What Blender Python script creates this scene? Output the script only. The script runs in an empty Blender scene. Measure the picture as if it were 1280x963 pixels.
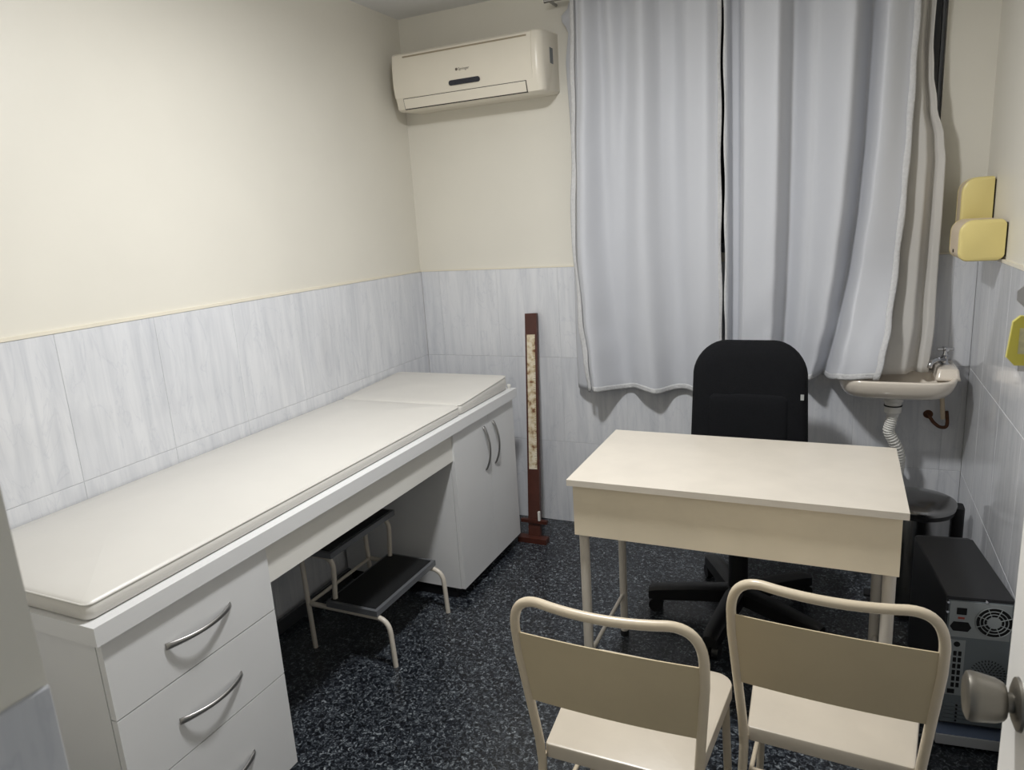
import bpy, bmesh, math, random
from mathutils import Vector, Matrix, noise
random.seed(7)
S = bpy.context.scene
C = bpy.context.collection
PI = math.pi

# ------------------------------------------------------------------ camera
YAW, PITCH, ROLL, FPX = math.radians(-25.2336), math.radians(-12.9254), math.radians(-3.6529), 888.15
fw = Vector((math.sin(YAW)*math.cos(PITCH), math.cos(YAW)*math.cos(PITCH), math.sin(PITCH)))
rt = Vector((math.cos(YAW), -math.sin(YAW), 0)); up = rt.cross(fw)
r2 = math.cos(ROLL)*rt + math.sin(ROLL)*up
u2 = -math.sin(ROLL)*rt + math.cos(ROLL)*up
cam = bpy.data.cameras.new('camera'); co = bpy.data.objects.new('camera', cam); C.objects.link(co)
co.matrix_world = Matrix(((r2.x, u2.x, -fw.x, 0), (r2.y, u2.y, -fw.y, 0), (r2.z, u2.z, -fw.z, 1.55), (0, 0, 0, 1)))
cam.sensor_fit = 'HORIZONTAL'; cam.sensor_width = 36; cam.lens = 36*FPX/1280
cam.clip_start = 0.02
cam.dof.use_dof = True; cam.dof.focus_distance = 2.6; cam.dof.aperture_fstop = 14
S.camera = co
# ------------------------------------------------------------------ light
W = bpy.data.worlds.new('corridor_light'); S.world = W; W.use_nodes = True
W.node_tree.nodes['Background'].inputs[0].default_value = (0.76, 0.87, 1.0, 1)
W.node_tree.nodes['Background'].inputs[1].default_value = 0.27
LX, LY = -0.78, 1.62
LAMP = 85.0                       # glow of the lamp's opal dome; the lamp below sends most of its light down
ld = bpy.data.lights.new('ceiling_lamp_light', 'AREA'); ld.shape = 'DISK'; ld.size = 0.18
ld.energy = 43; ld.color = (0.985, 0.995, 1.0)
lo = bpy.data.objects.new('ceiling_lamp_light', ld); C.objects.link(lo); lo.location = (LX, LY, 2.430)
S.view_settings.view_transform = 'Standard'; S.view_settings.look = 'None'
S.view_settings.exposure = -0.56; S.view_settings.gamma = 1
S.view_settings.use_curve_mapping = False

# ------------------------------------------------------------------ materials
def srgb(r, g, b):
    f = lambda c: (c/255/12.92) if c/255 <= 0.04045 else ((c/255+0.055)/1.055)**2.4
    return (f(r), f(g), f(b), 1)
M = {}
def mat(name, col, rough=0.5, metal=0.0, var=0.04, vscale=6.0, bump=0.0, bscale=60.0, spec=0.5, sheen=0.0, coat=0.0):
    m = bpy.data.materials.new(name); m.use_nodes = True
    nt = m.node_tree; b = nt.nodes['Principled BSDF']
    b.inputs['Roughness'].default_value = rough; b.inputs['Metallic'].default_value = metal
    b.inputs['Specular IOR Level'].default_value = spec
    b.inputs['Sheen Weight'].default_value = sheen
    b.inputs['Coat Weight'].default_value = coat
    tc = nt.nodes.new('ShaderNodeTexCoord')
    n = nt.nodes.new('ShaderNodeTexNoise'); n.inputs['Scale'].default_value = vscale; n.inputs['Detail'].default_value = 5
    nt.links.new(tc.outputs['Object'], n.inputs['Vector'])
    r = nt.nodes.new('ShaderNodeValToRGB')
    r.color_ramp.elements[0].position = 0.3; r.color_ramp.elements[1].position = 0.7
    r.color_ramp.elements[0].color = tuple(c*(1-var) for c in col[:3])+(1,)
    r.color_ramp.elements[1].color = tuple(min(1, c*(1+var)) for c in col[:3])+(1,)
    nt.links.new(n.outputs['Fac'], r.inputs['Fac']); nt.links.new(r.outputs['Color'], b.inputs['Base Color'])
    if bump:
        n2 = nt.nodes.new('ShaderNodeTexNoise'); n2.inputs['Scale'].default_value = bscale; n2.inputs['Detail'].default_value = 3
        nt.links.new(tc.outputs['Object'], n2.inputs['Vector'])
        bp = nt.nodes.new('ShaderNodeBump'); bp.inputs['Strength'].default_value = bump; bp.inputs['Distance'].default_value = 0.01
        nt.links.new(n2.outputs['Fac'], bp.inputs['Height']); nt.links.new(bp.outputs['Normal'], b.inputs['Normal'])
    M[name] = m
    return m
mat('paint', srgb(225, 221, 210), 0.42, var=0.02, vscale=2.5, bump=0.06, bscale=25)
mat('ceiling_paint', srgb(226, 226, 226), 0.8, var=0.02)
mat('trim_paint', srgb(230, 223, 206), 0.45)
mat('grout', srgb(188, 189, 192), 0.8)
mat('laminate', srgb(222, 222, 222), 0.38, var=0.015)
mat('laminate_edge', srgb(228, 226, 220), 0.4, var=0.02)
mat('vinyl', srgb(208, 205, 199), 0.36, var=0.02, bump=0.10, bscale=9)
mat('enamel', srgb(209, 201, 188), 0.30, var=0.04, vscale=9, bump=0.05, bscale=40)
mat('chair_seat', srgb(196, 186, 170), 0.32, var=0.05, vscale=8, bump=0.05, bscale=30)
mat('chair_tube', srgb(206, 192, 168), 0.3, var=0.05, vscale=12)
mat('chair_panel_shaded', srgb(196, 181, 150), 0.4, var=0.05, vscale=7)  # same chair paint, with the backrest's shade put into the colour
mat('enamel_brightened', srgb(230, 217, 192), 0.38, var=0.05, vscale=7)  # desk's own enamel, extra light put into the colour of its shaded panels
mat('black_fabric', srgb(20, 21, 24), 0.9, var=0.2, vscale=200, bump=0.2, bscale=500, spec=0.2)
mat('black_plastic', srgb(16, 16, 18), 0.45)
mat('rubber', srgb(26, 27, 28), 0.5, bump=0.2, bscale=300)
mat('tread_trim', srgb(128, 130, 134), 0.4, metal=0.5)
mat('chrome', srgb(205, 206, 210), 0.12, metal=1.0, var=0.01)
mat('steel', srgb(160, 160, 160), 0.2, metal=1.0, var=0.02)
mat('brushed', srgb(172, 170, 168), 0.34, metal=1.0, var=0.03)
mat('knob_metal', srgb(128, 124, 116), 0.42, metal=0.85, var=0.05, vscale=30)
mat('brown_wood', srgb(72, 36, 26), 0.45, var=0.18, vscale=14, bump=0.1, bscale=40)
mat('yellow_plastic', srgb(222, 205, 136), 0.35, var=0.02)
mat('cream_plastic', srgb(216, 198, 172), 0.4, var=0.02)
mat('ac_plastic', srgb(230, 223, 208), 0.30, var=0.015)
mat('ac_dark', srgb(44, 46, 56), 0.25)
mat('ac_slot', srgb(158, 146, 124), 0.6)
mat('print_grey', srgb(110, 100, 90), 0.6)
mat('sticker_grey', srgb(120, 124, 128), 0.5)
mat('gasket', srgb(48, 42, 36), 0.7)
mat('curtain', srgb(197, 199, 205), 0.55, var=0.012, vscale=3, bump=0.04, bscale=18, sheen=0.3)
mat('curtain_lining', srgb(200, 197, 192), 0.7, var=0.02, vscale=5, bump=0.08, bscale=14)
mat('curtain_hem', srgb(202, 202, 203), 0.65, var=0.06, vscale=90, bump=0.35, bscale=120)
mat('ceramic', srgb(232, 222, 208), 0.12, var=0.01, coat=0.4)
mat('pvc', srgb(224, 222, 216), 0.35)
mat('rust', srgb(92, 58, 38), 0.8, var=0.4, vscale=60)
mat('dark_glass', srgb(52, 55, 64), 0.15)
mat('aluminium', srgb(120, 122, 126), 0.35, metal=0.8)
mat('pc_black', srgb(27, 28, 31), 0.42, var=0.05)
mat('pc_grey', srgb(112, 119, 122), 0.42, metal=0.2, var=0.05)
mat('pc_light', srgb(150, 155, 155), 0.4, metal=0.2)
mat('hole', srgb(10, 10, 11), 0.9)
mat('red_switch', srgb(150, 62, 48), 0.5)
mat('board_grey', srgb(176, 178, 180), 0.5)
mat('board_bluelit', srgb(110, 124, 150), 0.5)  # bluish light on the stand top, put into the colour
mat('door_paint', srgb(232, 230, 226), 0.4, var=0.015)
mat('tag_yellow', srgb(206, 194, 76), 0.35)
mat('tag_paper', srgb(196, 190, 150), 0.6, var=0.2, vscale=120)
mat('tag_grey', srgb(176, 178, 176), 0.6)
mat('cable', srgb(12, 12, 13), 0.5)
e = mat('lamp_glow', (1, 1, 1, 1), 0.5)
e.node_tree.nodes['Principled BSDF'].inputs['Emission Color'].default_value = (1, 0.99, 0.975, 1)
e.node_tree.nodes['Principled BSDF'].inputs['Emission Strength'].default_value = LAMP

def tile_mat():
    m = bpy.data.materials.new('wall_tile'); m.use_nodes = True; nt = m.node_tree; b = nt.nodes['Principled BSDF']
    N = nt.nodes.new; L = nt.links.new
    g = N('ShaderNodeNewGeometry'); oi = N('ShaderNodeObjectInfo')
    mul = N('ShaderNodeVectorMath'); mul.operation = 'MULTIPLY'; mul.inputs[1].default_value = (1, 1, 0.09)
    L(g.outputs['Position'], mul.inputs[0])
    cb = N('ShaderNodeCombineXYZ'); L(oi.outputs['Random'], cb.inputs['X']); L(oi.outputs['Random'], cb.inputs['Z'])
    sc = N('ShaderNodeVectorMath'); sc.operation = 'SCALE'; sc.inputs['Scale'].default_value = 7; L(cb.outputs[0], sc.inputs[0])
    ad = N('ShaderNodeVectorMath'); L(mul.outputs[0], ad.inputs[0]); L(sc.outputs[0], ad.inputs[1])
    n = N('ShaderNodeTexNoise'); n.inputs['Scale'].default_value = 26; n.inputs['Detail'].default_value = 7; n.inputs['Roughness'].default_value = 0.62; n.inputs['Distortion'].default_value = 0.6
    L(ad.outputs[0], n.inputs['Vector'])
    r = N('ShaderNodeValToRGB'); r.color_ramp.elements[0].position = 0.30; r.color_ramp.elements[1].position = 0.62
    r.color_ramp.elements[0].color = srgb(203, 205, 210); r.color_ramp.elements[1].color = srgb(222, 223, 226)
    L(n.outputs['Fac'], r.inputs['Fac'])
    # thin dark scratches of the marble print
    n2 = N('ShaderNodeTexNoise'); n2.inputs['Scale'].default_value = 9; n2.inputs['Detail'].default_value = 9; n2.inputs['Distortion'].default_value = 1.4
    m2 = N('ShaderNodeVectorMath'); m2.operation = 'MULTIPLY'; m2.inputs[1].default_value = (1, 1, 0.35); L(g.outputs['Position'], m2.inputs[0])
    a2 = N('ShaderNodeVectorMath'); L(m2.outputs[0], a2.inputs[0]); L(sc.outputs[0], a2.inputs[1]); L(a2.outputs[0], n2.inputs['Vector'])
    r3 = N('ShaderNodeValToRGB'); el = r3.color_ramp.elements
    el[0].position = 0.485; el[0].color = (1, 1, 1, 1); el[1].position = 0.515; el[1].color = (1, 1, 1, 1)
    x = el.new(0.5); x.color = (0.92, 0.925, 0.94, 1)
    L(n2.outputs['Fac'], r3.inputs['Fac'])
    mx = N('ShaderNodeMix'); mx.data_type = 'RGBA'; mx.blend_type = 'MULTIPLY'; mx.inputs['Factor'].default_value = 1
    L(r.outputs['Color'], mx.inputs['A']); L(r3.outputs['Color'], mx.inputs['B']); L(mx.outputs['Result'], b.inputs['Base Color'])
    b.inputs['Roughness'].default_value = 0.06
    n4 = N('ShaderNodeTexNoise'); n4.inputs['Scale'].default_value = 5; L(g.outputs['Position'], n4.inputs['Vector'])
    bp = N('ShaderNodeBump'); bp.inputs['Strength'].default_value = 0.02; bp.inputs['Distance'].default_value = 0.01
    L(n4.outputs['Fac'], bp.inputs['Height']); L(bp.outputs['Normal'], b.inputs['Normal'])
    M['tile'] = m
tile_mat()
def granite():
    m = bpy.data.materials.new('granite_floor'); m.use_nodes = True; nt = m.node_tree; b = nt.nodes['Principled BSDF']
    N = nt.nodes.new; L = nt.links.new
    g = N('ShaderNodeNewGeometry')
    n = N('ShaderNodeTexNoise'); n.inputs['Scale'].default_value = 80; n.inputs['Detail'].default_value = 4; n.inputs['Roughness'].default_value = 0.6; n.inputs['Distortion'].default_value = 1.2
    L(g.outputs['Position'], n.inputs['Vector'])
    r = N('ShaderNodeValToRGB'); el = r.color_ramp.elements
    el[0].position = 0.38; el[0].color = srgb(12, 14, 18); el[1].position = 0.72; el[1].color = srgb(178, 184, 186)
    x = el.new(0.50); x.color = srgb(40, 44, 51)
    x = el.new(0.60); x.color = srgb(96, 102, 107)
    L(n.outputs['Fac'], r.inputs['Fac'])
    n2 = N('ShaderNodeTexNoise'); n2.inputs['Scale'].default_value = 14; n2.inputs['Detail'].default_value = 3; L(g.outputs['Position'], n2.inputs['Vector'])
    r2_ = N('ShaderNodeValToRGB'); r2_.color_ramp.elements[0].position = 0.3; r2_.color_ramp.elements[0].color = (0.55, 0.55, 0.57, 1); r2_.color_ramp.elements[1].position = 0.7
    L(n2.outputs['Fac'], r2_.inputs['Fac'])
    mx = N('ShaderNodeMix'); mx.data_type = 'RGBA'; mx.blend_type = 'MULTIPLY'; mx.inputs['Factor'].default_value = 1
    L(r.outputs['Color'], mx.inputs['A']); L(r2_.outputs['Color'], mx.inputs['B']); L(mx.outputs['Result'], b.inputs['Base Color'])
    b.inputs['Roughness'].default_value = 0.28
    M['granite'] = m
granite()
def scale_paper():
    m = bpy.data.materials.new('scale_paper'); m.use_nodes = True; nt = m.node_tree; b = nt.nodes['Principled BSDF']
    N = nt.nodes.new; L = nt.links.new
    g = N('ShaderNodeNewGeometry')
    n = N('ShaderNodeTexNoise'); n.inputs['Scale'].default_value = 38; n.inputs['Detail'].default_value = 6; L(g.outputs['Position'], n.inputs['Vector'])
    r = N('ShaderNodeValToRGB'); el = r.color_ramp.elements
    el[0].position = 0.34; el[0].color = srgb(120, 78, 48); el[1].position = 0.60; el[1].color = srgb(218, 208, 186)
    x = el.new(0.45); x.color = srgb(192, 174, 140)
    L(n.outputs['Fac'], r.inputs['Fac']); L(r.outputs['Color'], b.inputs['Base Color'])
    b.inputs['Roughness'].default_value = 0.6
    M['scale_paper'] = m
scale_paper()

# ------------------------------------------------------------------ helpers
WM = {}
def link(o, parent=None):
    C.objects.link(o)
    if parent: o.parent = parent
    return o
def obj(name, bm, m, parent=None, smooth=False, local=False, bevel=0.0):
    """one bmesh -> one mesh object; bm is in world space unless local"""
    if bevel:
        es = [e for e in bm.edges if len(e.link_faces) == 2 and e.calc_face_angle(0) > 0.6]
        bmesh.ops.bevel(bm, geom=es, offset=bevel, segments=2, affect='EDGES', profile=0.5)
    pm = WM.get(parent.name, Matrix()) if parent else Matrix()
    if not local: bmesh.ops.transform(bm, matrix=pm.inverted(), verts=bm.verts)
    bmesh.ops.recalc_face_normals(bm, faces=bm.faces)
    me = bpy.data.meshes.new(name); bm.to_mesh(me); bm.free()
    if smooth:
        for p in me.polygons: p.use_smooth = True
    me.materials.append(M[m])
    o = bpy.data.objects.new(name, me); link(o, parent); WM[o.name] = pm
    if smooth and smooth != 'all':
        me.set_sharp_from_angle(angle=math.radians(38))
    return o
def tag(o, label, cat, group=None):
    o['label'] = label; o['category'] = cat
    if group: o['group'] = group
    return o
def thing(name, label, cat, loc=(0, 0, 0), rotz=0.0, group=None):
    o = bpy.data.objects.new(name, None); link(o); o.empty_display_size = 0.1
    o.location = loc; o.rotation_euler = (0, 0, rotz)
    WM[o.name] = Matrix.Translation(loc) @ Matrix.Rotation(rotz, 4, 'Z')
    return tag(o, label, cat, group)
def struct(o): o['kind'] = 'structure'; return o
def box(x0, x1, y0, y1, z0, z1, bm=None):
    bm = bm or bmesh.new()
    v = [bm.verts.new((x, y, z)) for z in (z0, z1) for x, y in ((x0, y0), (x1, y0), (x1, y1), (x0, y1))]
    for f in ((3, 2, 1, 0), (4, 5, 6, 7), (0, 1, 5, 4), (1, 2, 6, 5), (2, 3, 7, 6), (3, 0, 4, 7)): bm.faces.new([v[i] for i in f])
    return bm
def cyl(p0, p1, r0, r1=None, seg=20, bm=None):
    return tube([p0, p1], [r0, r0 if r1 is None else r1], seg, bm)
def tube(pts, r, seg=12, bm=None, cap=True):
    bm = bm or bmesh.new()
    pts = [Vector(p) for p in pts]; n = len(pts)
    rs = r if isinstance(r, (list, tuple)) else [r]*n
    tg = []
    for i in range(n):
        a = pts[max(i-1, 0)]; b = pts[min(i+1, n-1)]; tg.append((b-a).normalized())
    t0 = tg[0]; ref = Vector((0, 0, 1)) if abs(t0.z) < 0.9 else Vector((1, 0, 0))
    u = t0.cross(ref).normalized(); rings = []
    for i in range(n):
        t = tg[i]; u = (u - t*u.dot(t)).normalized(); w = t.cross(u)
        rings.append([bm.verts.new(pts[i] + (u*math.cos(2*PI*k/seg) + w*math.sin(2*PI*k/seg))*rs[i]) for k in range(seg)])
    for a, b in zip(rings, rings[1:]):
        for k in range(seg): bm.faces.new((a[k], a[(k+1) % seg], b[(k+1) % seg], b[k]))
    if cap: bm.faces.new(rings[0][::-1]); bm.faces.new(rings[-1])
    return bm
def fillet(pts, r, n=6):
    """round the inner corners of a polyline"""
    pts = [Vector(p) for p in pts]; out = [pts[0]]
    for i in range(1, len(pts)-1):
        a, b, c = pts[i-1], pts[i], pts[i+1]
        rr = r[i-1] if isinstance(r, (list, tuple)) else r
        d1 = (a-b).normalized(); d2 = (c-b).normalized()
        p = b + d1*rr; q = b + d2*rr
        for k in range(n+1):
            t = k/n; out.append(p*(1-t)**2 + b*2*t*(1-t) + q*t*t)
    out.append(pts[-1]); return out
def loft(rings, cap0=True, cap1=True, bm=None):
    bm = bm or bmesh.new()
    R = [[bm.verts.new(p) for p in r] for r in rings]; n = len(R[0])
    for a, b in zip(R, R[1:]):
        for k in range(n): bm.faces.new((a[k], a[(k+1) % n], b[(k+1) % n], b[k]))
    if cap0: bm.faces.new(R[0][::-1])
    if cap1: bm.faces.new(R[-1])
    return bm
def lathe(c, prof, seg=32, axis='Z', bm=None):
    c = Vector(c); rings = []
    for r, h in prof:
        ring = []
        for k in range(seg):
            a = 2*PI*k/seg; x, y = r*math.cos(a), r*math.sin(a)
            ring.append(c + {'Z': Vector((x, y, h)), 'X': Vector((h, x, y)), 'Y': Vector((x, h, y))}[axis])
        rings.append(ring)
    return loft(rings, True, True, bm)
def rrect(x0, x1, y0, y1, r, n=6):
    """2-D rounded rectangle, r may be 4 radii (x0y0, x1y0, x1y1, x0y1)"""
    rs = r if isinstance(r, (list, tuple)) else [r]*4; out = []
    for (cx, cy, a0), rr in zip((((x0, y0, PI)), (x1, y0, 1.5*PI), (x1, y1, 0), (x0, y1, 0.5*PI)), rs):
        sx = cx + (rr if cx == x0 else -rr); sy = cy + (rr if cy == y0 else -rr)
        for k in range(n+1):
            a = a0 + 0.5*PI*k/n; out.append((sx + rr*math.cos(a), sy + rr*math.sin(a)))
    return out
def prism(poly, h0, h1, axis='Z', bm=None):
    """extrude a 2-D polygon along an axis: Z:(x,y) X:(y,z) Y:(x,z)"""
    f = {'Z': lambda p, h: (p[0], p[1], h), 'X': lambda p, h: (h, p[0], p[1]), 'Y': lambda p, h: (p[0], h, p[1])}[axis]
    return loft([[f(p, h0) for p in poly], [f(p, h1) for p in poly]], bm=bm)
def lerp_keys(keys, t):
    if t <= keys[0][0]: return keys[0][1]
    for (a, va), (b, vb) in zip(keys, keys[1:]):
        if t <= b:
            s = (t-a)/(b-a); return va + (vb-va)*s
    return keys[-1][1]
def cos_keys(keys, t):
    if t <= keys[0][0]: return keys[0][1]
    for (a, va), (b, vb) in zip(keys, keys[1:]):
        if t <= b:
            s = (1-math.cos(PI*(t-a)/(b-a)))/2; return va + (vb-va)*s
    return keys[-1][1]

# ------------------------------------------------------------------ room shell
XL, XR, YB, ZC, YF = -2.02, 0.475, 3.25, 2.55, 0.199       # tile faces, ceiling, inner face of the doorway wall
T = 0.008                                                  # tiles stand proud of the paint
struct(obj('floor', box(-2.2, 0.7, -0.6, 3.45, -0.1, 0), 'granite'))
struct(obj('ceiling', box(-2.2, 0.7, 0.05, 3.45, ZC, ZC+0.1), 'ceiling_paint'))
wl = struct(obj('wall_left', box(XL-0.15, XL-T, 0.06, 3.45, 0, ZC), 'paint'))
wr = struct(obj('wall_right', box(XR+T, XR+0.15, 0.06, 3.45, 0, ZC), 'paint'))
WX0, WX1, WZ0, WZ1 = -0.98, 0.318, 1.36, 2.40              # window opening behind the curtains
bm = box(XL-T, WX0, YB+T, YB+0.16, 0, ZC); box(WX1, XR+T, YB+T, YB+0.16, 0, ZC, bm)
box(WX0, WX1, YB+T, YB+0.16, 0, WZ0, bm); box(WX0, WX1, YB+T, YB+0.16, WZ1, ZC, bm)
wb = struct(obj('wall_back', bm, 'paint'))
DX0, DX1 = -0.381, 0.236
bm = box(XL-T, DX0-0.0030, 0.06, YF, 0, ZC); box(DX1, XR+T, 0.06, YF, 0, ZC, bm); box(DX0-0.0030, DX1, 0.06, YF, 2.13, ZC, bm)
wf = struct(obj('wall_front', bm, 'paint'))
ROWS = [(0.0, 0.438), (0.438, 0.877), (0.877, 1.322)]
J = 0.0009
tile_cache = {}
def tile_mesh(w, h):
    k = (round(w, 4), round(h, 4))
    if k not in tile_cache:                               # lies in the X-Z plane, face towards -Y
        b = bmesh.new(); e = 0.0008
        loft([[(x, y, z) for x, z in ((i, i), (w-i, i), (w-i, h-i), (i, h-i))] for i, y in ((0, 0.0030), (0, e), (e, 0))], bm=b)
        bmesh.ops.recalc_face_normals(b, faces=b.faces)
        me = bpy.data.meshes.new('tile'); b.to_mesh(me); b.free(); me.materials.append(M['tile']); tile_cache[k] = me
    return tile_cache[k]
def tiles(parent, joints, origin, rot, g=0.0003):
    """joints: positions along the wall; origin: function position -> world point at floor"""
    for a, b in zip(joints, joints[1:]):
        for z0, z1 in ROWS:
            o = bpy.data.objects.new('tile', tile_mesh(b-a-2*g, z1-z0-2*J)); link(o, parent)
            p = origin(a+g, b-g); o.location = (p[0], p[1], z0+J); o.rotation_euler = (0, 0, rot)
def joints(a, b, through, step=0.33):
    k = math.ceil((a-through)/step + 1e-6); out = [a]; x = through + k*step
    while x < b-1e-4:
        if x-a > 0.012: out.append(x)
        x += step
    out.append(b); return out
obj('grout', box(XL-T, XL-0.0015, YF, YB, 0.001, 1.322), 'grout', wl)
tiles(wl, joints(YF, YB, YB), lambda a, b: (XL, a), PI/2)
obj('grout', box(XL, XR, YB+0.0015, YB+T, 0.001, 1.322), 'grout', wb)
tiles(wb, joints(XL, XR, -0.922), lambda a, b: (a, YB), 0)
obj('grout', box(XR+0.0015, XR+T, YF, YB, 0.001, 1.322), 'pvc', wr)
tiles(wr, joints(YF, YB, 2.635), lambda a, b: (XR, b), -PI/2, 0.0011)
tiles(wf, [0.06, YF], lambda a, b: (DX0, a), PI/2)
for i, b in enumerate((box(XL-T, XL+0.002, YF, YB, 1.322, 1.332), box(XL, XR, YB-0.001, YB+T, 1.322, 1.328), box(XR-0.002, XR+T, YF, YB, 1.322, 1.332))):
    struct(obj('trim_%d' % (i+1), b, 'trim_paint', bevel=0.001))
# window (behind the curtains)
bm = bmesh.new(); w = 0.04
for a in ((WX0, WX1, WZ0, WZ0+w), (WX0, WX1, WZ1-w, WZ1), (WX0, WX0+w, WZ0, WZ1), (WX1-0.012, WX1, WZ0, WZ1), (-0.35, -0.31, WZ0, WZ1)):
    box(a[0], a[1], YB+0.05, YB+0.09, a[2], a[3], bm)
win = struct(obj('window_1', bm, 'aluminium'))
obj('pane', box(WX0+0.03, -0.345, YB+0.066, YB+0.072, WZ0+0.03, WZ1-0.03), 'dark_glass', win)
obj('pane', box(-0.315, WX1-0.008, YB+0.066, YB+0.072, WZ0+0.03, WZ1-0.03), 'dark_glass', win)
# door, opened against the right-hand side
door = struct(obj('door_1', box(0.19, 0.225, YF+0.005, 0.876, 0.008, 2.1), 'door_paint', bevel=0.0015))
KY, KZ = 0.815, 1.014
kn = obj('door_knob', lathe((0.19, KY, KZ), [(r_*0.89, h_) for r_, h_ in [(0.0, -0.0490), (0.0225, -0.0505), (0.0285, -0.0480), (0.0300, -0.0440), (0.0292, -0.0380), (0.0262, -0.0215), (0.0225, -0.0145), (0.0195, -0.0125), (0, -0.0125)]], 36, 'X'), 'knob_metal', door, True)
obj('spindle', lathe((0.19, KY, KZ), [(0.0, -0.0150), (0.0105, -0.0150), (0.0105, -0.003), (0, -0.003)], 24, 'X'), 'knob_metal', kn, True)
obj('rose', lathe((0.19, KY, KZ), [(0, -0.006), (0.020, -0.006), (0.0275, -0.003), (0.0285, 0.001), (0, 0.001)], 36, 'X'), 'knob_metal', door, True)
LKY, LKZ = 0.845, 1.448
obj('lock_cylinder', lathe((0.19, LKY, LKZ), [(0, -0.010), (0.011, -0.010), (0.013, -0.008), (0.013, 0.001), (0, 0.001)], 28, 'X'), 'knob_metal', door, True)

# ------------------------------------------------------------------ ceiling lamp (its light is set at the top)
cl = thing('ceiling_lamp', 'round white ceiling lamp with an opal dome in the middle of the ceiling', 'lamp', (LX, LY, ZC))
obj('housing', lathe((LX, LY, 0), [(0, ZC), (0.115, ZC), (0.115, ZC-0.018), (0.105, ZC-0.026), (0, ZC-0.026)], 40), 'laminate', cl, True)
obj('diffuser', lathe((LX, LY, 0), [(0, ZC-0.026)] + [(0.09*math.cos(k*PI/16), ZC-0.026-0.09*math.sin(k*PI/16)) for k in range(8)] + [(0.001, ZC-0.116)], 32), 'lamp_glow', cl, 'all')

# ------------------------------------------------------------------ examination couch: two cabinets, top, pad
def bow_handle(a, b, out, depth, parent, mt='brushed'):
    """bow handle from a to b, arching along out"""
    a, b, out = Vector(a), Vector(b), Vector(out); d = (b-a); side = d.normalized().cross(out).normalized(); rings = []
    n = 18
    for i in range(n+1):
        t = i/n; p = a + d*t + out*(depth*math.sin(PI*t)**0.8 + 0.001)
        tt = (d.normalized()*1 + out*(0.0 if i in (0, n) else depth*PI*math.cos(PI*t)/d.length)).normalized()
        nn = side.cross(tt).normalized()
        ww = 0.0090 - 0.0030*math.sin(PI*t); hh = 0.0040
        rings.append([p + side*(ww*math.cos(2*PI*k/10)) + nn*(hh*math.sin(2*PI*k/10)) for k in range(10)])
    b_ = loft(rings)
    pass
    return obj('handle', b_, mt, parent, 'all')
XF = -1.392                                               # front of the cabinet doors
dc = thing('drawer_cabinet', 'white cabinet with three drawers under the near end of the couch', 'cabinet', (-1.7, 1.08, 0))
bm = box(-2.0, XF-0.02, 0.837, 0.857, 0.05, 0.74); box(-2.0, XF-0.02, 1.302, 1.322, 0.05, 0.74, bm)
box(-2.0, -1.985, 0.857, 1.302, 0.05, 0.74, bm); box(-1.985, XF-0.02, 0.857, 1.302, 0.05, 0.07, bm)
obj('body', bm, 'laminate', dc)
obj('plinth', box(-1.99, XF-0.06, 0.845, 1.315, 0, 0.05), 'black_plastic', dc)
for z0, z1, hz in ((0.548, 0.738, 0.640), (0.3475, 0.5445, 0.440), (0.052, 0.344, 0.200)):
    d = obj('drawer', box(XF-0.018, XF, 0.838, 1.3215, z0, z1), 'laminate', dc, bevel=0.0012)
    bow_handle((XF, 0.982, hz), (XF, 1.178, hz), (1, 0, 0), 0.026, d)
cc = thing('door_cabinet', 'white two-door cabinet under the far end of the couch', 'cabinet', (-1.7, 2.655, 0))
bm = box(-2.0, XF-0.02, 2.366, 2.386, 0.05, 0.74); box(-2.0, XF-0.02, 2.924, 2.944, 0.05, 0.74, bm)
box(-2.0, -1.985, 2.386, 2.924, 0.05, 0.74, bm); box(-1.985, XF-0.02, 2.386, 2.924, 0.05, 0.07, bm); box(-1.985, XF-0.02, 2.386, 2.924, 0.4, 0.415, bm)
obj('body', bm, 'laminate', cc)
obj('plinth', box(-1.99, XF-0.05, 2.374, 2.936, 0, 0.05), 'black_plastic', cc)
for y0, y1, hy in ((2.366, 2.6805, 2.634), (2.6825, 2.944, 2.727)):
    d = obj('door', box(XF-0.018, XF, y0, y1, 0.052, 0.738), 'laminate', cc, bevel=0.0012)
    bow_handle((XF, hy, 0.690), (XF, hy, 0.492), (1, 0, 0), 0.026, d)
ct = thing('examination_bench', 'long white laminate bench top spanning the two cabinets', 'bench', (-1.7, 1.88, 0.741))
obj('slab', box(-2.015, -1.376, 0.821, 2.965, 0.741, 0.785), 'laminate', ct, bevel=0.0018)
obj('apron', box(-1.418, -1.400, 1.3225, 2.3655, 0.622, 0.741), 'laminate_edge', ct, bevel=0.001)
obj('back_rail', box(-2.0, -1.985, 1.3225, 2.3655, 0.60, 0.741), 'laminate', ct)
obj('floor_rail', box(-2.0, -1.985, 1.3225, 2.3655, 0.0, 0.055), 'aluminium', ct)
obj('peg', lathe((-1.405, 2.945, 0.785), [(0, 0), (0.006, 0), (0.007, 0.008), (0.010, 0.012), (0.009, 0.020), (0, 0.022)], 16), 'pvc', ct, True)
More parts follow.
